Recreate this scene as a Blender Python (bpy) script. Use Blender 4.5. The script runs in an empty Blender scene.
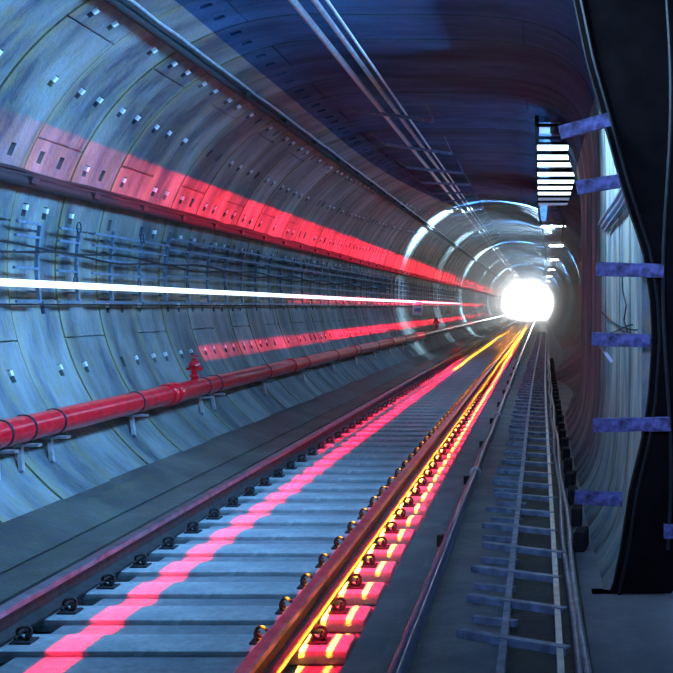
import bpy, bmesh, math, random
from mathutils import Vector, Matrix
random.seed(7)
PI = math.pi
C = bpy.context.scene.collection
CAMZ = 1.546
F = 1212.0

# ------------------------------------------------------------------ materials
def new_mat(name):
    m = bpy.data.materials.new(name); m.use_nodes = True
    nt = m.node_tree
    return m, nt, nt.nodes['Principled BSDF']

def concrete(name, c1, c2, c3, scale=1.0, rough=0.62, bump=0.35, streak=True, spec=0.5, ring=None):
    m, nt, b = new_mat(name)
    N, L = nt.nodes.new, nt.links.new
    tc = N('ShaderNodeTexCoord')
    mp = N('ShaderNodeMapping'); mp.inputs['Scale'].default_value = (0.8, 2.2, 0.8) if streak else (1, 1, 1)
    L(tc.outputs['Object'], mp.inputs['Vector'])
    n1 = N('ShaderNodeTexNoise'); n1.inputs['Scale'].default_value = 0.9*scale; n1.inputs['Detail'].default_value = 8; n1.inputs['Roughness'].default_value = 0.62
    n2 = N('ShaderNodeTexNoise'); n2.inputs['Scale'].default_value = 5.5*scale; n2.inputs['Detail'].default_value = 10; n2.inputs['Roughness'].default_value = 0.7
    n3 = N('ShaderNodeTexNoise'); n3.inputs['Scale'].default_value = 26*scale; n3.inputs['Detail'].default_value = 6
    for n in (n1, n2): L(mp.outputs[0], n.inputs['Vector'])
    L(tc.outputs['Object'], n3.inputs['Vector'])
    r1 = N('ShaderNodeValToRGB'); r1.color_ramp.elements[0].position = .40; r1.color_ramp.elements[1].position = .62
    r1.color_ramp.elements[0].color = (*c1, 1); r1.color_ramp.elements[1].color = (*c2, 1)
    L(n1.outputs['Fac'], r1.inputs['Fac'])
    r2 = N('ShaderNodeValToRGB'); r2.color_ramp.elements[0].position = .45; r2.color_ramp.elements[1].position = .72
    r2.color_ramp.elements[0].color = (0, 0, 0, 1); r2.color_ramp.elements[1].color = (.8, .8, .8, 1)
    L(n2.outputs['Fac'], r2.inputs['Fac'])
    mx = N('ShaderNodeMix'); mx.data_type = 'RGBA'
    L(r2.outputs[0], mx.inputs[0]); L(r1.outputs[0], mx.inputs[6]); mx.inputs[7].default_value = (*c3, 1)
    col = mx.outputs[2]
    if ring:
        sx = N('ShaderNodeSeparateXYZ'); L(tc.outputs['Object'], sx.inputs[0])
        fl = N('ShaderNodeMath'); fl.operation = 'FLOOR'; L(sx.outputs['Y'], fl.inputs[0])
        wn = N('ShaderNodeTexWhiteNoise'); wn.noise_dimensions = '1D'; L(fl.outputs[0], wn.inputs['W'])
        mr = N('ShaderNodeMapRange'); mr.inputs['To Min'].default_value = .72; mr.inputs['To Max'].default_value = 1.3; L(wn.outputs['Value'], mr.inputs['Value'])
        vm = N('ShaderNodeVectorMath'); vm.operation = 'SCALE'; L(col, vm.inputs[0]); L(mr.outputs[0], vm.inputs['Scale'])
        fr = N('ShaderNodeMath'); fr.operation = 'FRACT'; L(sx.outputs['Y'], fr.inputs[0])
        rp = N('ShaderNodeValToRGB'); e = rp.color_ramp.elements
        e[0].position = 0; e[0].color = (1, 1, 1, 1); e[1].position = .16; e[1].color = (0, 0, 0, 1)
        q = e.new(.93); q.color = (0, 0, 0, 1); q = e.new(1.0); q.color = (.7, .7, .7, 1); L(fr.outputs[0], rp.inputs['Fac'])
        mu = N('ShaderNodeMath'); mu.operation = 'MULTIPLY'; L(rp.outputs[0], mu.inputs[0]); L(n2.outputs['Fac'], mu.inputs[1])
        m2 = N('ShaderNodeMix'); m2.data_type = 'RGBA'; L(mu.outputs[0], m2.inputs[0]); L(vm.outputs[0], m2.inputs[6]); m2.inputs[7].default_value = (*ring, 1)
        col = m2.outputs[2]
    L(col, b.inputs['Base Color'])
    add = N('ShaderNodeMath'); add.operation = 'ADD'
    L(n2.outputs['Fac'], add.inputs[0]); L(n3.outputs['Fac'], add.inputs[1])
    bp = N('ShaderNodeBump'); bp.inputs['Strength'].default_value = bump; bp.inputs['Distance'].default_value = .02
    L(add.outputs[0], bp.inputs['Height']); L(bp.outputs[0], b.inputs['Normal'])
    rr = N('ShaderNodeMapRange'); rr.inputs['To Min'].default_value = rough-.12; rr.inputs['To Max'].default_value = rough+.15
    L(n2.outputs['Fac'], rr.inputs['Value']); L(rr.outputs[0], b.inputs['Roughness'])
    b.inputs['Specular IOR Level'].default_value = spec
    return m

def plain(name, col, rough=.5, metal=0.0, var=.25, scale=12, bump=.1, coat=0):
    m, nt, b = new_mat(name)
    N, L = nt.nodes.new, nt.links.new
    tc = N('ShaderNodeTexCoord')
    n = N('ShaderNodeTexNoise'); n.inputs['Scale'].default_value = scale; n.inputs['Detail'].default_value = 6
    L(tc.outputs['Object'], n.inputs['Vector'])
    r = N('ShaderNodeValToRGB'); r.color_ramp.elements[0].position = .35; r.color_ramp.elements[1].position = .7
    r.color_ramp.elements[0].color = (*[c*(1-var) for c in col], 1)
    r.color_ramp.elements[1].color = (*[min(1, c*(1+var)) for c in col], 1)
    L(n.outputs['Fac'], r.inputs['Fac']); L(r.outputs[0], b.inputs['Base Color'])
    b.inputs['Specular IOR Level'].default_value = .1 if name == 'dark_bulkhead_steel' else .5
    b.inputs['Roughness'].default_value = rough; b.inputs['Metallic'].default_value = metal
    bp = N('ShaderNodeBump'); bp.inputs['Strength'].default_value = bump; bp.inputs['Distance'].default_value = .005
    L(n.outputs['Fac'], bp.inputs['Height']); L(bp.outputs[0], b.inputs['Normal'])
    if coat: b.inputs['Coat Weight'].default_value = coat
    return m

def glow(name, col, s):
    m, nt, b = new_mat(name)
    b.inputs['Base Color'].default_value = (.8, .8, .8, 1)
    b.inputs['Emission Color'].default_value = (*col, 1); b.inputs['Emission Strength'].default_value = s
    return m

M = {}
M['lining'] = concrete('lining_concrete', (.03, .052, .08), (.22, .25, .25), (.20, .19, .08), 1.0, .5, .45, ring=(.30, .27, .11))
M['shaded_vault'] = concrete('shaded_vault_concrete', (.006, .032, .085), (.030, .085, .18), (.02, .05, .09), 1.0, .8, .45, spec=.12, ring=(.04, .08, .10))  # dark blue copy of the lining; unlit ceiling is put into the colour
M['pale'] = concrete('pale_concrete', (.07, .13, .17), (.30, .35, .33), (.30, .25, .10), 1.6, .75, .3, spec=.15, ring=(.12, .11, .07))
M['slab'] = concrete('slab_concrete', (.20, .22, .24), (.33, .34, .34), (.25, .25, .24), 2.5, .55, .35, False)
M['sleeper'] = concrete('sleeper_concrete', (.36, .42, .45), (.56, .60, .60), (.28, .30, .30), 4, .5, .25, False)
M['bed'] = concrete('bed_concrete', (.13, .14, .15), (.24, .25, .26), (.10, .10, .10), 3, .6, .5, False)
M['kerb'] = concrete('kerb_concrete', (.035, .042, .045), (.09, .10, .09), (.09, .10, .04), 1.5, .5, .4, False)  # near black; the shade at lower left is put into the colour
M['steel'] = plain('rail_steel', (.30, .37, .46), .3, 1.0, .3, 9, .05)
M['rust'] = plain('dark_rail_web', (.05, .045, .045), .55, .3, .4, 14, .3)
M['rack'] = plain('galvanised_steel', (.16, .23, .32), .42, .5, .3, 20)
M['black'] = plain('black_rubber', (.004, .004, .006), .8, 0, .4, 18, .3)
M['clip'] = plain('black_clip_steel', (.02, .02, .025), .65, .1, .3, 20)
M['red'] = plain('red_pipe_paint', (.88, .008, .02), .3, 0, .3, 10, .12, .3)
M['bolt'] = plain('white_bolt_cap', (.8, .82, .85), .4, 0, .1, 20)
M['bluesteel'] = plain('blue_grey_steel', (.32, .42, .56), .42, .4, .35, 14)
M['bluepipe'] = plain('blue_pipe_paint', (.07, .10, .30), .28, .2, .3, 10, .1, .4)
M['plank'] = plain('violet_blue_plank', (.10, .11, .29), .6, 0, .75, 22, 1.0)
M['dark'] = plain('dark_bulkhead_steel', (.006, .005, .006), .8, .2, .4, 8, .3)  # near black, little sheen; the bulkhead's lack of light is in the colour
M['lightsteel'] = plain('bright_steel', (.62, .66, .7), .35, .7, .2, 14)
M['white'] = plain('white_sign_board', (.75, .78, .80), .5, 0, .05, 10)
M['signink'] = plain('blue_sign_print', (.08, .15, .35), .5, 0, .1, 10)
M['tube'] = glow('white_streak_glow', (.66, .84, 1.0), 2.2)
M['slat_shine'] = glow('slat_glow', (.68, .88, 1.0), 3.2)  # glow stands in for light reflected off the ceiling slats
M['slat_shine_dim'] = glow('slat_glow_dim', (.30, .50, .9), .35)
M['lampglow'] = glow('lamp_glow', (.8, .93, 1.0), 14.0)

# ------------------------------------------------------------------ helpers
def link(name, bm, mats, parent=None, smooth=None, loc=None):
    me = bpy.data.meshes.new(name)
    bmesh.ops.recalc_face_normals(bm, faces=bm.faces)
    bm.to_mesh(me); bm.free()
    for m in (mats if isinstance(mats, (list, tuple)) else [mats]): me.materials.append(m)
    if smooth is not None:
        for p in me.polygons: p.use_smooth = True
        me.set_sharp_from_angle(angle=math.radians(smooth))
    o = bpy.data.objects.new(name, me); C.objects.link(o)
    if parent: o.parent = parent
    if loc: o.location = loc
    return o

def tag(o, label=None, cat=None, group=None, kind=None):
    if label: o['label'] = label
    if cat: o['category'] = cat
    if group: o['group'] = group
    if kind: o['kind'] = kind
    return o

def thing(name, label, cat, loc=(0, 0, 0), group=None):
    o = bpy.data.objects.new(name, None); C.objects.link(o); o.location = loc
    o.empty_display_size = .1
    return tag(o, label, cat, group)

def box(bm, x0, x1, y0, y1, z0, z1, mi=0):
    v = [bm.verts.new(p) for p in ((x0, y0, z0), (x1, y0, z0), (x1, y1, z0), (x0, y1, z0), (x0, y0, z1), (x1, y0, z1), (x1, y1, z1), (x0, y1, z1))]
    for f in ((0, 3, 2, 1), (4, 5, 6, 7), (0, 1, 5, 4), (1, 2, 6, 5), (2, 3, 7, 6), (3, 0, 4, 7)):
        fc = bm.faces.new([v[i] for i in f]); fc.material_index = mi
    return v

def bevel(bm, w=.006, seg=1):
    bmesh.ops.bevel(bm, geom=bm.edges[:], offset=w, segments=seg, profile=.5, affect='EDGES')

def beam(bm, a, b, w, h, up=(0, 0, 1), mi=0):
    a, b = Vector(a), Vector(b); d = (b-a).normalized(); up = Vector(up)
    s = d.cross(up).normalized(); u = s.cross(d).normalized()
    vs = []
    for p in (a, b):
        for sx, sz in ((-1, -1), (1, -1), (1, 1), (-1, 1)):
            vs.append(bm.verts.new(p + s*sx*w/2 + u*sz*h/2))
    for f in ((3, 2, 1, 0), (4, 5, 6, 7), (0, 1, 5, 4), (1, 2, 6, 5), (2, 3, 7, 6), (3, 0, 4, 7)):
        bm.faces.new([vs[i] for i in f]).material_index = mi

def tube(bm, pts, r, n=10, closed=False, mi=0):
    pts = [Vector(p) for p in pts]; rings = []
    for i, p in enumerate(pts):
        if closed: d = pts[(i+1) % len(pts)] - pts[i-1]
        else: d = pts[min(i+1, len(pts)-1)] - pts[max(i-1, 0)]
        d.normalize()
        ref = Vector((0, 0, 1)) if abs(d.z) < .9 else Vector((1, 0, 0))
        if closed and abs(d.z) >= 0: ref = Vector((0, 1, 0)) if abs(d.y) < .8 else ref
        s = d.cross(ref).normalized(); u = s.cross(d).normalized()
        rr = r[i] if isinstance(r, (list, tuple)) else r
        rings.append([bm.verts.new(p + (s*math.cos(2*PI*k/n) + u*math.sin(2*PI*k/n))*rr) for k in range(n)])
    m = len(rings)
    for i in range(m if closed else m-1):
        a, b = rings[i], rings[(i+1) % m]
        for k in range(n):
            bm.faces.new((a[k], a[(k+1) % n], b[(k+1) % n], b[k])).material_index = mi
    if not closed:
        bm.faces.new(rings[0][::-1]).material_index = mi; bm.faces.new(rings[-1]).material_index = mi

def lathe(bm, prof, n=18, origin=(0, 0, 0), mi=0):
    o = Vector(origin); rs = []
    for r, z in prof:
        rs.append([bm.verts.new(o + Vector((r*math.cos(2*PI*k/n), r*math.sin(2*PI*k/n), z))) for k in range(n)])
    for a, b in zip(rs, rs[1:]):
        for k in range(n): bm.faces.new((a[k], a[(k+1) % n], b[(k+1) % n], b[k])).material_index = mi
    bm.faces.new(rs[0][::-1]); bm.faces.new(rs[-1])

def sm(t):
    t = max(0, min(1, t)); return t*t*(3-2*t)

# ------------------------------------------------------------------ tunnel section
def params(y):
    t = sm((y-18)/30); t2 = sm((y-17)/12)
    R = 2.3 + .7*t; xc = -2.1 + .8*t; zc = 1.9 + .16*t
    xr = .59 + 1.11*t2
    if y < 6.95: return R, xc, zc, 1.6, 16
    return R, xc, zc, xr, 6 - 3.9*t2
def sec(th, y, off=0.0):
    R, xc, zc, xr, n = params(y)
    c, s = math.cos(th), math.sin(th)
    if c <= 0: x, z = R*c, R*s
    else:
        x = (xr-xc)*abs(c)**(2/n); z = R*math.copysign(abs(s)**(2/n), s)
    l = math.hypot(x, z)
    return Vector((xc + x*(1-off/l), y, zc + z*(1-off/l)))
def wall(ratio, y, off=0.0):
    """point on the left wall (off metres inside it) at height/lateral ratio seen from the eye line"""
    R, xc, zc, xr, n = params(y); R -= off
    # x=-t, z=CAMZ+ratio*t
    a = 1+ratio*ratio; b = 2*(xc*1.0) + 2*ratio*(CAMZ-zc); c = xc*xc + (CAMZ-zc)**2 - R*R
    t = (-b + math.sqrt(b*b-4*a*c))/(2*a)
    return Vector((-t, y, CAMZ+ratio*t))
def wall_theta(ratio, y=13):
    R, xc, zc, xr, n = params(y); p = wall(ratio, y)
    return math.atan2(p.z-zc, p.x-xc) % (2*PI)
def zwall_left(z, y):
    R, xc, zc, xr, n = params(y); return xc - math.sqrt(R*R-(z-zc)**2)
def zwall_right(z, y):
    R, xc, zc, xr, n = params(y); q = 1-(abs(z-zc)/R)**n
    return xc + (xr-xc)*max(q, 0)**(1/n)

pit_rows = [(wall_theta(r), r) for r in (.90, .66, .465, .30, .19, 0.0, -.13)]
joint_thetas = [math.radians(a) for a in (68, 104, 128, 153, 171, 187, 196, 214)]
Y0, YD, YE = 3.0, 46.0, 182.0

def lining(name, ta, tb, mat, side):
    bm = bmesh.new()
    # near part: height field with levels
    ths = set(); pits = []; joints = []
    k = int(round(math.degrees(tb-ta)/2.2))
    for i in range(k+1): ths.add(round(ta+(tb-ta)*i/k, 5))
    for th, r in pit_rows:
        if ta < th-.03 and th+.03 < tb:
            a, b = round(th-.022, 5), round(th+.026, 5); pits.append((a, b, r)); 
            for q in [t for t in ths if a-.012 < t < b+.012 and t not in (round(ta, 5), round(tb, 5))]: ths.discard(q)
            ths |= {a, b, round((a+b)/2, 5)}
    for j in joint_thetas:
        if ta+.02 < j < tb-.02:
            a, b = round(j-.004, 5), round(j+.004, 5); joints.append((a, b)); ths |= {a, b}
    T = sorted(ths)
    ys = []; ring = []
    y = Y0; r = 0
    while y < YD-.01:
        for o in ((0, .03, .20, .29, .62, .71) if side != 'right' else (0, .03, .34, .352, .66, .672)):
            ys.append(y+o); ring.append((r, o))
        y += 1.0; r += 1
    ys.append(y)
    def level(i, j):
        rr, o = ring[i]; mid = (T[j]+T[j+1])/2
        if o == 0: return .035
        if side == 'right' and o in (.34, .66): return .025
        for a, b, rt in pits:
            if a <= mid <= b and o in (.20, .62):
                h = hash_((rr, rt, o))
                if h > .12: return .085
        for q, (a, b) in enumerate(joints):
            if a <= mid <= b and (rr*3+q) % 2 == 0: return .025
        return .008 if rr % 3 == 1 else (0.0 if rr % 3 == 0 else .004)
    def hash_(k):
        return random.Random(str(k)).random()
    NI, NJ = len(ring), len(T)-1
    lev = [[level(i, j) for j in range(NJ)] for i in range(NI)]
    cache = {}
    def V(i, j, l):
        key = (i, j, round(l, 4))
        if key not in cache: 
            yy = ys[i]; p = sec(T[j], yy if abs(yy-6.95) > .06 else yy, -l); cache[key] = bm.verts.new(p)
        return cache[key]
    for i in range(NI):
        for j in range(NJ):
            l = lev[i][j]
            bm.faces.new((V(i, j, l), V(i+1, j, l), V(i+1, j+1, l), V(i, j+1, l)))
            if i+1 < NI and lev[i+1][j] != l:
                m_ = lev[i+1][j]; bm.faces.new((V(i+1, j, l), V(i+1, j, m_), V(i+1, j+1, m_), V(i+1, j+1, l)))
            if j+1 < NJ and lev[i][j+1] != l:
                m_ = lev[i][j+1]; bm.faces.new((V(i, j+1, l), V(i+1, j+1, l), V(i+1, j+1, m_), V(i, j+1, m_)))
    # far part
    k = max(6, int(math.degrees(tb-ta)/4)); TT = [ta+(tb-ta)*i/k for i in range(k+1)]
    prev = None; y = YD; r = 0
    while y < YE:
        for o, l in ((0, .03), (.05, .03), (.0501, 0.0), (1.0, 0.0)):
            row = [bm.verts.new(sec(t, y+o, -l - (.012 if r % 2 else 0))) for t in TT]
            if prev:
                for q in range(k): bm.faces.new((prev[q], row[q], row[q+1], prev[q+1]))
            prev = row
        y += 1.0; r += 1
    o = link(name, bm, mat, None, 25); o['kind'] = 'structure'
    # bolts: white caps in the pockets
    bb = bmesh.new()
    if side == 'left':
        for i in range(NI):
            rr, of = ring[i]
            if of in (.20, .62) and rr < 34:
                for a, b, rt in pits:
                    if hash_((rr, rt, of)) > .12 and hash_((rr, rt, of, 'b')) > .3:
                        p = sec(a+.014, ys[i]+.045, -.05); q = sec(a+.014, ys[i]+.045, .015)
                        beam(bb, p, q, .045, .045, (0, 1, 0))
        bo = link('bolt_cap', bb, M['bolt'], o); bo['kind'] = 'stuff'
        tag(bo, 'white bolt caps sitting in the pockets of the lining')
    else: bb.free()
    return o
D = math.radians
wl = lining('wall_left', D(112), D(245), M['lining'], 'left')
cl = lining('ceiling', D(22), D(112), M['shaded_vault'], 'left2')
wr = lining('wall_right', D(-62), D(22), M['pale'], 'right')

# end behind the eye
bm = bmesh.new(); box(bm, -4.7, 1.6, 2.6, 2.95, -.5, 4.5)
# (kept open: nothing is built behind the eye except this low back slab)
bm.free()

# floor
def strip(name, f0, f1, z, zb, mat, ya=3.0, yb=181.0, step=2.0):
    bm = bmesh.new(); prev = None; y = ya
    while y <= yb+.01:
        a, b = f0(y), f1(y)
        row = [bm.verts.new(p) for p in ((a, y, zb), (a, y, z), (b, y, z), (b, y, zb))]
        if prev:
            for q in range(3): bm.faces.new((prev[q], row[q], row[q+1], prev[q+1]))
        else: bm.faces.new(row)
        prev = row; y += step
    bm.faces.new(prev)
    o = link(name, bm, mat); o['kind'] = 'structure'; return o
strip('floor', lambda y: zwall_left(-.25, y)-.1, lambda y: zwall_right(-.25, y)+.1 if y > 7 else 1.5, -.235, -.33, M['bed'])
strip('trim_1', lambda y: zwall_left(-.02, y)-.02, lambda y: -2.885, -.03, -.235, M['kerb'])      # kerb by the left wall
M['infill'] = concrete('infill_concrete', (.24, .26, .28), (.36, .38, .39), (.18, .18, .18), 3, .55, .4, False)
strip('trim_5', lambda y: -2.60, lambda y: -1.42, -.19, -.235, M['infill'])
strip('trim_2', lambda y: -.93, lambda y: -.74, -.15, -.235, M['slab'])
strip('shade_strip', lambda y: -.15+.25*sm((y-15)/60), lambda y: .235+.25*sm((y-15)/60), -.087, -.2, M['kerb'], 5, 110)  # dark strip painted in for the shade under the floor ladder
strip('trim_3', lambda y: -.74, lambda y: (zwall_right(-.08, y)+.02) if y > 7 else 1.5, -.09, -.235, M['slab'])
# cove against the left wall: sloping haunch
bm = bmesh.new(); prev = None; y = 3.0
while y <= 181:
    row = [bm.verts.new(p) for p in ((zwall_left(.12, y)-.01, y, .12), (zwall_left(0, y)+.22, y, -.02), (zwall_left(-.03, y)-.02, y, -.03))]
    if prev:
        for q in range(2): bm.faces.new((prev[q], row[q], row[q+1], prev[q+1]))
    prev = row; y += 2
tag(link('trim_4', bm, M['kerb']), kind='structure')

# ------------------------------------------------------------------ rails
def rail(x, label):
    prof = [(-.075, -.15), (-.075, -.138), (-.015, -.115), (-.009, -.05), (-.034, -.036), (-.034, -.006), (-.026, 0), (.026, 0), (.034, -.006), (.034, -.036), (.009, -.05), (.015, -.115), (.075, -.138), (.075, -.15)]
    t = thing('rail', label, 'rail', (x, 3, -.15))
    def ext(idx, name, mat):
        bm = bmesh.new(); rows = []
        for y in (0, 40, 90, 178):
            rows.append([bm.verts.new((prof[i][0], y, prof[i][1]+.15)) for i in idx])
        n = len(idx)
        for a, b in zip(rows, rows[1:]):
            for q in range(n): bm.faces.new((a[q], a[(q+1) % n], b[(q+1) % n], b[q]))
        bm.faces.new(rows[0][::-1]); bm.faces.new(rows[-1])
        link(name, bm, mat, t)
    ext([4, 5, 6, 7, 8, 9], 'rail_head', M['steel'])
    ext([0, 1, 2, 3, 10, 11, 12, 13], 'rail_web', M['rust'])
rail(-2.77, 'polished steel rail on the left, running beside the kerb of the wall')
rail(-1.27, 'polished steel rail on the right, under the bright red and yellow light')

# ------------------------------------------------------------------ sleepers with fasteners
def sleeper_mesh():
    bm = bmesh.new(); box(bm, -.975, .945, -.16, .16, -.075, 0)
    bevel(bm, .02, 2); return bm
def fast_bm(s):
    bm = bmesh.new(); box(bm, -.07, .07, -.075, .075, 0, .014)
    bevel(bm, .004); 
    lathe(bm, [(.016, .01), (.016, .05), (.009, .055), (.009, .07)], 8, (s*.02, 0, 0)); return bm
def clip_bm(s):
    bm = bmesh.new()
    pts = [(s*(.0 + .045*math.cos(a)), .02*math.sin(2*a), .055+.042*math.sin(a)) for a in [2*PI*k/14 for k in range(14)]]
    tube(bm, pts, .012, 6, True)
    pts = [(s*-.04, -.05+.1*k/5, .03+.012*math.sin(k)) for k in range(6)]
    tube(bm, pts, .010, 6)
    return bm
first = link('railway_sleeper', sleeper_mesh(), M['sleeper'], None, 40)
fxs = []
for (x, s) in ((-2.77+.145, 1), (-2.77-.145+.05, -1), (-1.27+.145, 1), (-1.27-.145, -1)):
    f = link('rail_fastener', fast_bm(s), M['clip'], first, 30); f.location = (x+1.9, 0, 0); f.scale = (.78, .78, .78)
    if x < -2.85: f.location.x = x+1.9
    c = link('spring_clip', clip_bm(s), M['clip'], f, 60)
    fxs.append((f, c))
XS = -1.9
ys_sl = []
y = F*1.70*.004742 - .6*6
k = 0
NS = 190
for k in range(NS):
    yy = y + .6*k
    if k == 0: o = first
    else:
        o = first.copy(); C.objects.link(o)
        if yy < 62:
            for f, c in fxs:
                g = f.copy(); C.objects.link(g); g.parent = o
                if yy < 40: h = c.copy(); C.objects.link(h); h.parent = g
    o.location = (XS, yy, -.158)
    tag(o, 'pale concrete sleeper crossing under the two rails, one of the evenly spaced row', 'sleeper', 'sleepers under the rails')

# ------------------------------------------------------------------ left wall runs
def ygrid(a, b, s=1.5):
    n = int((b-a)/s); return [a+(b-a)*i/n for i in range(n+1)]
def run(name, ratio, off, r, mat, label, cat, a=3.2, b=150, wob=0, n=8, group=None):
    bm = bmesh.new(); rnd = random.Random(name+str(ratio))
    pts = []
    for y in ygrid(a, b, .5 if wob else 1.5):
        p = wall(ratio + (rnd.uniform(-1, 1)*wob), y, off); pts.append(p)
    tube(bm, pts, r, n)
    return tag(link(name, bm, mat, None, 50), label, cat, group)
# heavy dark conduit with bundled cables, upper left
t = thing('cable_bundle', 'thick black cable bundle running along the upper left wall below the red light', 'cable bundle', wall(.25, 3.2, .08))
def sub_run(t, name, ratio, off, r, mat, a, b, wob=0, n=8):
    bm = bmesh.new(); rnd = random.Random(name+str(ratio)); o = t.location
    tube(bm, [wall(ratio+rnd.uniform(-1, 1)*wob, y, off)-o for y in ygrid(a, b, .5 if wob else 1.5)], r, n)
    return link(name, bm, mat, t, 50)
sub_run(t, 'conduit', .243, .07, .045, M['black'], 3.2, 150)
sub_run(t, 'cable', .256, .06, .022, M['black'], 3.2, 100, .0022)
sub_run(t, 'cable', .263, .045, .018, M['black'], 3.2, 100, .003)
for k in range(24):
    y = 8.6+k*1.4; bm = bmesh.new(); p = wall(.25, y, 0); q = wall(.25, y, .13)
    beam(bm, p-t.location, q-t.location, .05, .14, (0, 1, 0)); link('cable_hanger', bm, M['clip'], t)
t = thing('cable_bundle', 'black cable bundle running along the ceiling from the top edge, left of the bare conduits', 'cable bundle', wall(.728, 6, .08))
sub_run(t, 'conduit', .715, .06, .035, M['black'], 6, 150)
sub_run(t, 'cable', .735, .05, .02, M['black'], 6, 100, .004)
sub_run(t, 'cable', .748, .04, .015, M['lightsteel'], 6, 90, .002)
for k in range(20):
    y = 13+k*2.0; bm = bmesh.new()
    beam(bm, wall(.73, y, 0)-t.location, wall(.73, y, .12)-t.location, .03, .16, (0, 1, 0)); link('cable_hanger', bm, M['clip'], t)
# twin bright conduits on the ceiling
t = thing('ceiling_conduit', 'pair of bare steel conduits running along the ceiling with trapeze hangers', 'conduit', wall(1.35, 6, .15))
for rt, r in ((1.24, .03), (1.36, .024), (1.44, .014)):
    sub_run(t, 'conduit_tube', rt, .16, r, M['lightsteel'], 6, 150)
for k in range(16):
    y = 15+k*3.2; bm = bmesh.new(); o = t.location
    a, b = wall(1.05, y, .20)-o, wall(1.75, y, .20)-o
    beam(bm, a, b, .04, .03, (0, 1, 0))
    beam(bm, a, wall(1.02, y, 0)-o, .02, .02, (0, 1, 0)); beam(bm, b, wall(1.78, y, 0)-o, .02, .02, (0, 1, 0))
    link('hanger', bm, M['rack'], t)
# thin seam conduit
run('thin_cable', .005, .03, .008, M['black'], 'thin black cable along the left wall, directly below the steel rack', 'cable', 3.2, 90)

# ------------------------------------------------------------------ cable rack
t = thing('cable_rack', 'long galvanised steel cable rack fixed to the left wall above the white light streak', 'cable rack', wall(.1, 7.4, .05))
o = t.location; fx = F*4.3
posts = [fx*(.001992+.000170*i) for i in range(62)]
for i, y in enumerate(posts):
    top = .165+.03*min(1, i/5)
    bm = bmesh.new(); pts = [wall(.012+(top-.012)*q/5, y, .09)-o for q in range(6)]
    for a, b in zip(pts, pts[1:]): beam(bm, a, b, .032, .03, (0, 1, 0))
    for rt in (.03, .15): beam(bm, wall(rt, y, 0)-o, wall(rt, y, .1)-o, .02, .02, (0, 1, 0))
    link('post', bm, M['rack'], t)
for rt in (.012, .048, .085, .12, .155, .185):
    bm = bmesh.new()
    for i, y in enumerate(posts[:-1]):
        if i < 2:     # arms that stop short on the nearest bays
            a, b = y-.5, y-.02
        elif i == 2: a, b = y-.55, y+.82
        else: a, b = y, posts[i+1]
        rr = rt-(.02 if i < 4 else 0)*(rt/.185)
        beam(bm, wall(rr, a, .11)-o, wall(rr, b, .11)-o, .022, .022, (0, 0, 1))
        if i < 2: link('rack_arm', bm, M['rack'], t); bm = bmesh.new()
    link('horizontal_bar', bm, M['rack'], t)
for i, y in enumerate(posts[:14]):
    for rt in (.172, .055):
        if (i+int(rt*100)) % 2: continue
        bm = bmesh.new(); c = wall(rt, y-.1, .12)-o
        tube(bm, [c+Vector((0, .05*math.cos(a), .05*math.sin(a))) for a in [2*PI*k/14 for k in range(14)]], .006, 5, True)
        link('cable_ring', bm, M['clip'], t)
for rt, w, lab in ((.118, .006, 'sagging black cable looped through the wall rack, the upper of the two'), (.108, .007, 'sagging black cable looped through the wall rack, the lower of the two')):
    bm = bmesh.new(); pts = []
    for y in ygrid(7.5, 34, .3):
        pts.append(wall(rt+w*math.sin(y*2.2+rt*900)*.8, y, .135))
    tube(bm, pts, .010, 6)
    tag(link('loose_cable', bm, M['black'], None, 60), lab, 'cable', None)

# white light streak along the wall, made as an added glowing tube
t = thing('light_streak', 'thin white streak of light along the left wall, made as a glowing tube', 'light streak', wall(.042, 5, .17))
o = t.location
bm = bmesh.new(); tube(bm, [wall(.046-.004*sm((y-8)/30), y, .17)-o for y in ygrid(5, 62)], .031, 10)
link('tube', bm, M['tube'], t, 60)  # added tube standing in for the light streak
for k in range(12):
    y = 9+k*2.4; bm = bmesh.new()
    beam(bm, wall(.030, y, .10)-o, wall(.030, y, .17)-o, .02, .03, (0, 1, 0)); link('bracket', bm, M['rack'], t)

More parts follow.
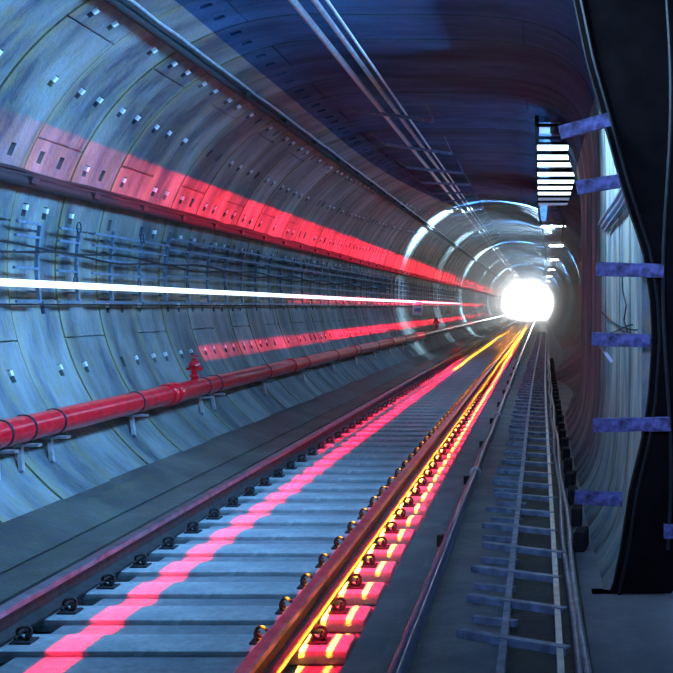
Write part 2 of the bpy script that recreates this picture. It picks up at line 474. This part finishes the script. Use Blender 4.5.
# ------------------------------------------------------------------ red pipe
PR = -.236
t = thing('fire_pipe', 'red painted fire main pipe on brackets low along the left wall', 'pipe', wall(PR, 6, .17))
o = t.location
bm = bmesh.new(); tube(bm, [wall(PR, y, .17)-o for y in ygrid(6, 150)], .1, 20); link('pipe', bm, M['red'], t, 50)
def ringband(name, y, w, r, mat):
    bm = bmesh.new(); a = wall(PR, y, .17)-o; b = wall(PR, y+w, .17)-o
    tube(bm, [a, a+(b-a)*.15, a+(b-a)*.85, b], [r-.008, r, r, r-.008], 20); return link(name, bm, mat, t, 40)
for y in (12.35, 12.55, 18.5, 24.6, 30.7): ringband('coupling', y, .1, .118, M['red'])
for y in (8.55, 8.95, 9.5, 11.4, 13.7, 14.2, 16.8, 19.6, 22.4, 25.2, 28.0, 30.8, 33.6, 36.4, 39.2, 42):
    ringband('strap', y, .028, .108, M['clip'])
    bm = bmesh.new(); c = wall(PR, y, .17)-o
    R_, xc, zc, xr, n_ = params(y)
    p = wall(PR, y, .17); nrm = (Vector((xc, y, zc))-p).normalized(); tan = Vector((nrm.z, 0, -nrm.x))  # tan points down-right
    if tan.z > 0: tan = -tan
    dn = Vector((0, 0, -1))
    # saddle plate under pipe with a sloping arm back to the wall
    a = p + dn*.118 + Vector((.13, 0, 0)); wallx = zwall_left(p.z-.118, y)
    b = Vector((wallx+.005, y, p.z-.118))
    beam(bm, a-o, b-o, .07, .02)
    w2 = Vector((zwall_left(p.z-.30, y-.10)+.01, y-.10, p.z-.30)); beam(bm, a-Vector((.16, -.03, .01))-o, w2-o, .03, .04, (0, 1, 0))
    link('bracket', bm, M['lightsteel'], t)
def valve(y, s=1.0):
    p = wall(PR, y, .17)-o
    bm = bmesh.new(); lathe(bm, [(.045*s, .06*s), (.045*s, .14*s), (.06*s, .145*s), (.06*s, .165*s), (.038*s, .17*s), (.038*s, .22*s), (.062*s, .25*s), (.075*s, .285*s), (.062*s, .32*s), (.03*s, .345*s), (.026*s, .375*s), (.014*s, .38*s)], 16, p)
    v = link('valve', bm, M['red'], t, 40); tag(v, 'upright red valve with domed cap standing on the pipe')
    bm = bmesh.new(); c = p+Vector((0, 0, .245*s)); tube(bm, [c-Vector((.1*s, 0, 0)), c+Vector((.1*s, 0, 0))], .018*s, 8)
    tube(bm, [p+Vector((.05*math.cos(a)*s, .05*math.sin(a)*s, .40*s)) for a in [2*PI*k/12 for k in range(12)]], .008, 5)
    link('valve_outlet', bm, M['red'], v, 50)
valve(13.4, .9); valve(44, 1.3)

# sign on wall
p = wall(-.012, 40, .10)
t = thing('wall_sign', 'small white rectangular sign with a blue print on the left wall', 'sign', p)
R_, xc, zc, *_ = params(40)
bm = bmesh.new(); box(bm, -.19, .19, -.012, .012, -.22, .22); bevel(bm, .005)
sg = link('board', bm, M['white'], t); 
bm = bmesh.new(); box(bm, -.12, .12, -.018, -.0125, -.10, .02); 
box(bm, -.12, .12, -.018, -.0125, .08, .12); link('print', bm, M['signink'], t)
for ch in t.children: ch.rotation_euler = (0, 0, D(35))
t.location.x += .12
bm = bmesh.new(); box(bm, -.03, .03, 0, .10, -.02, .02); e = link('bracket', bm, M['rack'], t); e.location = (-.10, .02, 0)

# ------------------------------------------------------------------ floor pipe on the right kerb
t = thing('floor_pipe', 'blue pipe lying along the kerb between the track and the steel ladder frame', 'pipe', (-.62, 3.2, -.045))
bm = bmesh.new(); rnd = random.Random(3)
tube(bm, [(rnd.uniform(-.008, .008), y-3.2, .006*math.sin(y)) for y in ygrid(3.2, 120, 1.2)], .042, 12); link('pipe', bm, M['bluepipe'], t, 50)
for y in (11.6, 17.6, 23.6, 29.6, 35.6):
    bm = bmesh.new(); tube(bm, [(0, y-3.2, 0), (0, y-3.1, 0)], .054, 12); link('pipe_joint', bm, M['bolt'], t, 40)
for k in range(9):
    y = 8.3+k*2.9; bm = bmesh.new(); box(bm, -.085, -.03, y-3.23, y-3.17, -.045, .03); link('pipe_clamp', bm, M['clip'], t)

# ------------------------------------------------------------------ floor ladder
t = thing('ladder_frame', 'blue-grey steel ladder frame with many rungs lying along the floor at right', 'ladder', (0, 5, -.09))
def lad_x(y): return sm((y-15)/60)*.25
for x, w, mt in ((-.17, .035, M['bluesteel']), (.09, .03, M['lightsteel'])):
    bm = bmesh.new(); pts = [(x+lad_x(y), y-5, .05) for y in ygrid(5, 110, 3)]
    for a, b in zip(pts, pts[1:]): beam(bm, a, b, w, .07)
    link('side_rail', bm, mt, t)
yr = F*1.5*.004296 - .72*3
rnd = random.Random(11)
for k in range(98):
    y = yr + .72*k; lx = lad_x(y)
    if y > 75: break
    bm = bmesh.new(); j = rnd.uniform(-.03, .03)
    a = Vector((-.38+lx+j, y+.17-5, .085)); b = Vector((.13+lx+j, y-.13-5+rnd.uniform(-.03, .03), .085))
    beam(bm, a, b, .05, .008); 
    d = (b-a).normalized(); s = Vector((d.y, -d.x, 0))
    beam(bm, a+s*.026-Vector((0, 0, .016)), b+s*.026-Vector((0, 0, .016)), .008, .032)
    link('rung', bm, M['bluesteel'], t)
    if k < 80:
        bm = bmesh.new(); a2 = Vector((-.36+lx+rnd.uniform(-.05,.03), y+.48-5, .06)); beam(bm, a2, a2+Vector((.22, -.09, 0)), .045, .03); link('stub', bm, M['bluesteel'], t)
for x, z, lab in ((.165, .01, 'thick grey cable on the right side of the floor ladder, the one nearer the rungs'), (.205, .015, 'thick grey cable on the right side of the floor ladder, the one nearer the wall')):
    bm = bmesh.new(); tube(bm, [(x+lad_x(y)+.01*math.sin(y*1.3+x*40), y, z+.0-.065+.01*math.sin(y)) for y in ygrid(5, 90, .5)], .018, 8)
    tag(link('floor_cable', bm, M['lightsteel'], None, 60), lab, 'cable')
bm = bmesh.new(); box(bm, -.04, .04, -.13, .13, 0, .13); bevel(bm, .01)
base = link('block', bm, M['black'])
for k in range(30):
    y = 8.2+.95*k; oo = base if k == 0 else base.copy()
    if k: C.objects.link(oo)
    oo.location = (.278+lad_x(y), y, -.088); oo.rotation_euler = (0, 0, D(-8+5*(k % 3)))
    tag(oo, 'dark block standing in the row between the floor ladder and the right wall', 'block', 'dark blocks beside the floor ladder')

# ------------------------------------------------------------------ ceiling ladder tray
def trz(y): return CAMZ+2.3+.0*y
t = thing('overhead_ladder', 'dark steel ladder tray hanging along the ceiling at right above the glowing slats', 'ladder', (0, 14, trz(14)))
zo = t.location
for x in (-.04, .64):
    bm = bmesh.new(); pts = [Vector((x+.35*sm((y-25)/40), y, trz(y)+.10+.3*sm((y-25)/30)))-zo for y in ygrid(15.5, 120, 3)]
    for a, b in zip(pts, pts[1:]): beam(bm, a, b, .05, .10)
    link('side_rail', bm, M['dark'], t)
for k in range(70):
    y = 16+.8*k; sh = .35*sm((y-25)/40); zz = trz(y)+.10+.3*sm((y-25)/30)
    bm = bmesh.new(); beam(bm, Vector((-.04+sh, y, zz))-zo, Vector((.64+sh, y, zz))-zo, .12, .05); link('rung', bm, M['bluesteel'], t)
for i, rc in enumerate((.00565, .00627, .00667, .00702, .00752, .00797, .00838, .00880, .00925, .0097)):  # light reflected on ceiling slats, built as added glowing panels
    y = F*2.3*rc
    q = thing('glow_slat', '', 'glowing slat', (.29, y, trz(y)), 'glowing slats under the overhead ladder')
    q['label'] = 'flat white slat under the overhead ladder, its reflected light made as a glow'
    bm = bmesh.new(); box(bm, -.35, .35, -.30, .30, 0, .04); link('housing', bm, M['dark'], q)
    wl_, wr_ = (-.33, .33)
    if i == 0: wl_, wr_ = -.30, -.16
    bm = bmesh.new(); box(bm, wl_, wr_, -.27, .27, -.008, .0, 0); link('glow_face', bm, M['slat_shine'] if i not in (0, 8, 9) else M['slat_shine_dim'], q)

# ring lamps further down
lampY = (37.5, 50, 65, 82, 100, 120, 145)
for i, y in enumerate(lampY):
    R_, xc, zc, xr, n_ = params(y)
    x = .62+.25*sm((y-38)/40); z = CAMZ+2.52
    q = thing('tunnel_lamp', 'small bright white lamp hanging from the overhead ladder further down the tunnel', 'lamp', (x, y, z), 'lamps down the tunnel')
    bm = bmesh.new(); box(bm, -.30, .30, -.10, .10, .06, .16); bevel(bm, .01); link('housing', bm, M['dark'], q)
    bm = bmesh.new(); tube(bm, [(-.28, 0, .02), (.28, 0, .02)], .06, 10); link('lamp_tube', bm, M['lampglow'], q, 50)

# ------------------------------------------------------------------ bulkhead and planks at right
def P(px, py, d): return Vector(((px-540)*d/F, d, CAMZ+(307-py)*d/F))
edge = [(560, -60), (585, 60), (600, 112), (617, 174), (628, 210), (642, 252), (649, 300), (651, 340), (647, 400), (641, 440), (628, 493), (619, 554), (600, 640), (590, 720)]
def edgex(py):
    for (x0, y0), (x1, y1) in zip(edge, edge[1:]):
        if y0 <= py <= y1: return x0+(x1-x0)*(py-y0)/(y1-y0)
bm = bmesh.new(); rows = []
for i in range(53):
    py = -60+780*i/52; py = min(py, 719.9); e = P(edgex(py)+2, py, 6.9)
    if e.z < -.085: e.z = -.085
    xo = 1.5
    rows.append([bm.verts.new(p) for p in ((e.x, 6.9, e.z), (xo, 6.9, e.z), (xo, 7.02, e.z), (e.x, 7.02, e.z))])
for a, b in zip(rows, rows[1:]):
    for q in range(4): bm.faces.new((a[q], a[(q+1) % 4], b[(q+1) % 4], b[q]))
bm.faces.new(rows[0]); bm.faces.new(rows[-1])
bmesh.ops.remove_doubles(bm, verts=bm.verts, dist=.0005)
t = thing('bulkhead', 'curved steel bulkhead close at the right edge, coloured near-black as unlit wall', 'bulkhead', (1.0, 6.9, -.1))
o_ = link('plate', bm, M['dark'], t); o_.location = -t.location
bm = bmesh.new()
tube(bm, [P(edgex(py)+9, py, 6.89) for py in range(-50, 640, 15)], .012, 6)
o_ = link('edge_rib', bm, M['black'], t, 60); o_.location = -t.location
bm = bmesh.new(); tube(bm, [P(667+4*math.sin(py/60), py, 6.86) for py in range(-50, 560, 20)], .012, 6)
o_ = link('hose', bm, M['clip'], t, 60); o_.location = -t.location
pl = [((560, 133), (609, 120), 'short violet-blue plank near the top, tilted, highest of the row on the bulkhead'),
      ((577, 188), (619, 181), 'short violet-blue plank second from the top, beside the bundle of cables'),
      ((596, 269), (663, 271), 'violet-blue plank jutting level from the bulkhead, third from the top'),
      ((592, 339), (650, 341), 'violet-blue plank jutting level from the bulkhead, fourth from the top, the middle one'),
      ((593, 425), (670, 424), 'longest violet-blue plank, fifth from the top, at the height of the track ladder'),
      ((575, 497), (622, 499), 'violet-blue plank at lower right, sixth from the top, beside the floor ladder'),
      ((664, 531), (705, 531), 'violet-blue plank end cut by the right edge, low on the bulkhead')]
for i, (a, b, lab) in enumerate(pl):
    bm = bmesh.new(); A, B_ = P(*a, 6.84), P(*b, 6.84); c = (A+B_)/2
    beam(bm, A-c, B_-c, .07 if 0 else .05, .075)
    bmesh.ops.subdivide_edges(bm, edges=bm.edges[:], cuts=4, use_grid_fill=True)
    rnd = random.Random(i)
    for v in bm.verts: v.co += Vector((rnd.uniform(-1, 1)*.003, 0, rnd.uniform(-1, 1)*.0025))
    tag(link('plank', bm, M['plank'], None, None, c), lab, 'plank', None)
# steel arm behind lower planks
for (a, b, lab) in (((600, 345), (612, 362), 'small steel strut under the fourth plank on the right wall'),):
    bm = bmesh.new(); A, B_ = P(*a, 7.05), P(*b, 7.05); c = (A+B_)/2; beam(bm, A-c, B_-c, .02, .03, (0, 1, 0)); tag(link('strut', bm, M['lightsteel'], None, None, c), lab, 'strut')
# diagonal cable bundle on right wall
def RW(px, py, off=.03):
    d = .54*F/(px-540); z = CAMZ+(307-py)*d/F
    return Vector((zwall_right(z, d)-off, d, z))
t = thing('cable_bundle', 'bundle of three pale cables crossing the upper right wall diagonally', 'cable bundle', RW(612, 205))
for k in range(3):
    bm = bmesh.new(); o = t.location
    tube(bm, [RW(px+k*3.2, py+k*3.2)-o for px, py in ((597, 224), (602, 216), (608, 208), (614, 199), (620, 188))], .016, 8); link('cable', bm, M['rack'], t, 60)
rnd = random.Random(5)
wires = ['thin black wire drooping across the right wall above the fourth plank', 'thin black wire rising across the right wall, ending at the bulkhead', 'thin black wire hanging down the right wall beside the third plank']
paths = [((598, 312), (606, 320), (616, 327), (628, 330), (640, 326), (647, 322)), ((602, 334), (612, 331), (624, 325), (636, 320), (646, 318)), ((617, 276), (618, 292), (621, 306), (619, 320), (622, 332))]
for lab, pp in zip(wires, paths):
    bm = bmesh.new(); tube(bm, [RW(a, b, .015) for a, b in pp], .005, 5); tag(link('wire', bm, M['black'], None, 60), lab, 'wire')

# ------------------------------------------------------------------ lights
def area(name, loc, rot, sx, sy, power, col, spread=180, ramp=None):
    l = bpy.data.lights.new(name, 'AREA'); l.shape = 'RECTANGLE'; l.size = sx; l.size_y = sy
    l.energy = power; l.color = col; l.spread = D(spread)
    o = bpy.data.objects.new(name, l); C.objects.link(o); o.location = loc; o.rotation_euler = rot
    return o
BL = (.17, .47, 1.0)
# added area lights without fixtures, brightening walls, floor and planks
area('key_fill', (-.6, 9.2, 3.8), (0, D(62), 0), .8, 6.5, 440, BL, 120)
area('key_fill', (-.9, 1.0, 2.6), (D(80), 0, D(-17)), .6, .6, 17, (.30, .42, 1.0), 50)
area('key_fill', (-.5, 8.6, 3.7), (0, D(-52), 0), .4, 5, 170, (.35, .62, 1.0), 80)
area('key_fill', (.2, 20, CAMZ+2.25), (0, D(72), 0), .5, 9, 190, BL, 150)
area('key_fill', (.2, 31, CAMZ+2.35), (0, D(72), 0), .5, 7, 130, BL, 150)
# ring lamps
for y, p in zip(lampY, (5000, 400, 2400, 500, 3200, 1200, 4000)):
    x = .5+.25*sm((y-38)/40)
    for a, q in ((58, .03), (98, .35), (135, .9)) if y < 40 else ((58, .35), (98, .9), (135, .7), (-62, .4)):
        area('lamp_beam', (x-.1 if a > 0 else x+.1, y, CAMZ+2.35), (0, D(a), 0), .25, .25, p*q*.35, (.45, .72, 1.0), 42)
# light spilling in at the far end
l = area('far_end_glare', (-.35, 170, 1.9), (D(-90), 0, 0), 3.0, 3.0, 22000, (.80, .90, 1.0)); l.data.shape = 'ELLIPSE'

RED = (1, .003, .03)
def wallband(ya, yb, rt0, rt1, power, col=RED):  # unseen area lights added to lay the red streaks on the wall
    ym = (ya+yb)/2; p0 = wall(rt0, ym); p1 = wall(rt1, ym); h = abs(p0.z-p1.z)
    area('red_beam', (-3.75, ym, (p0.z+p1.z)/2), (0, D(90), 0), h, yb-ya, power*(yb-ya), col, 8)
for ya, yb, p in ((7, 10, 1.2), (10, 12, 3), (12, 14, 7), (14, 18, 11), (18, 26, 15), (26, 60, 18), (60, 120, 18)):
    wallband(ya, yb, .235, .37, p)
for ya, yb, p in ((21, 26, 5), (26, 32, 12), (32, 100, 22)):
    wallband(ya, yb, .018, .052, p*.5)
for ya, yb, p in ((15, 18, 3), (18, 24, 6), (24, 100, 16)):
    wallband(ya, yb, -.115, -.16, p*.5)
def trackband(x, w, ya, yb, power, col=RED, z=.55, spread=4):  # unseen area lights added to draw red and yellow streaks along the track
    area('track_beam', (x, (ya+yb)/2, z), (0, 0, 0), w, yb-ya, power*(yb-ya), col, spread)
trackband(-2.36, .17, 5, 11, 5.5); trackband(-2.36, .18, 11, 36, 10); trackband(-2.33, .12, 33, 110, 9, (1, .30, .01))
trackband(-2.60, .06, 14, 40, 3)
trackband(-1.20, .46, 4, 60, 11)
trackband(-1.19, .032, 4, 120, 12, (1, .42, .02), spread=2)
trackband(-1.045, .022, 4, 120, 3, (1, .42, .02), spread=2)
trackband(-1.41, .02, 4, 120, 5, (1, .42, .02), spread=2)
trackband(-1.18, .22, 34, 120, 18, (1, .40, .03))

# ------------------------------------------------------------------ haze
bm = bmesh.new(); box(bm, -4.6, 1.9, 34, 181, -.4, 5.2)
m = bpy.data.materials.new('tunnel_haze'); m.use_nodes = True; nt = m.node_tree
nt.nodes.remove(nt.nodes['Principled BSDF']); vs = nt.nodes.new('ShaderNodeVolumeScatter')
vs.inputs['Density'].default_value = .02; vs.inputs['Anisotropy'].default_value = .72; vs.inputs['Color'].default_value = (.9, .95, 1, 1)
nt.links.new(vs.outputs[0], nt.nodes['Material Output'].inputs['Volume'])
hz = link('haze', bm, m); tag(hz, 'bright white haze filling the far end of the tunnel', 'haze', kind='stuff')

# ------------------------------------------------------------------ world, camera, view
w = bpy.data.worlds.new('World'); bpy.context.scene.world = w; w.use_nodes = True
w.node_tree.nodes['Background'].inputs[0].default_value = (.10, .22, .5, 1)
w.node_tree.nodes['Background'].inputs[1].default_value = .12
cam = bpy.data.cameras.new('camera'); co = bpy.data.objects.new('camera', cam); C.objects.link(co)
co.location = (0, 0, CAMZ); co.rotation_euler = (D(90), 0, 0)
cam.sensor_width = 36; cam.lens = 36*F/673; cam.shift_x = -(540-336.5)/673; cam.shift_y = -(336.5-307)/673
cam.clip_end = 500; cam.clip_start = .05
bpy.context.scene.camera = co
vs_ = bpy.context.scene.view_settings
vs_.view_transform = 'Standard'; vs_.look = 'None'; vs_.gamma = 1; vs_.use_curve_mapping = False; vs_.exposure = 0
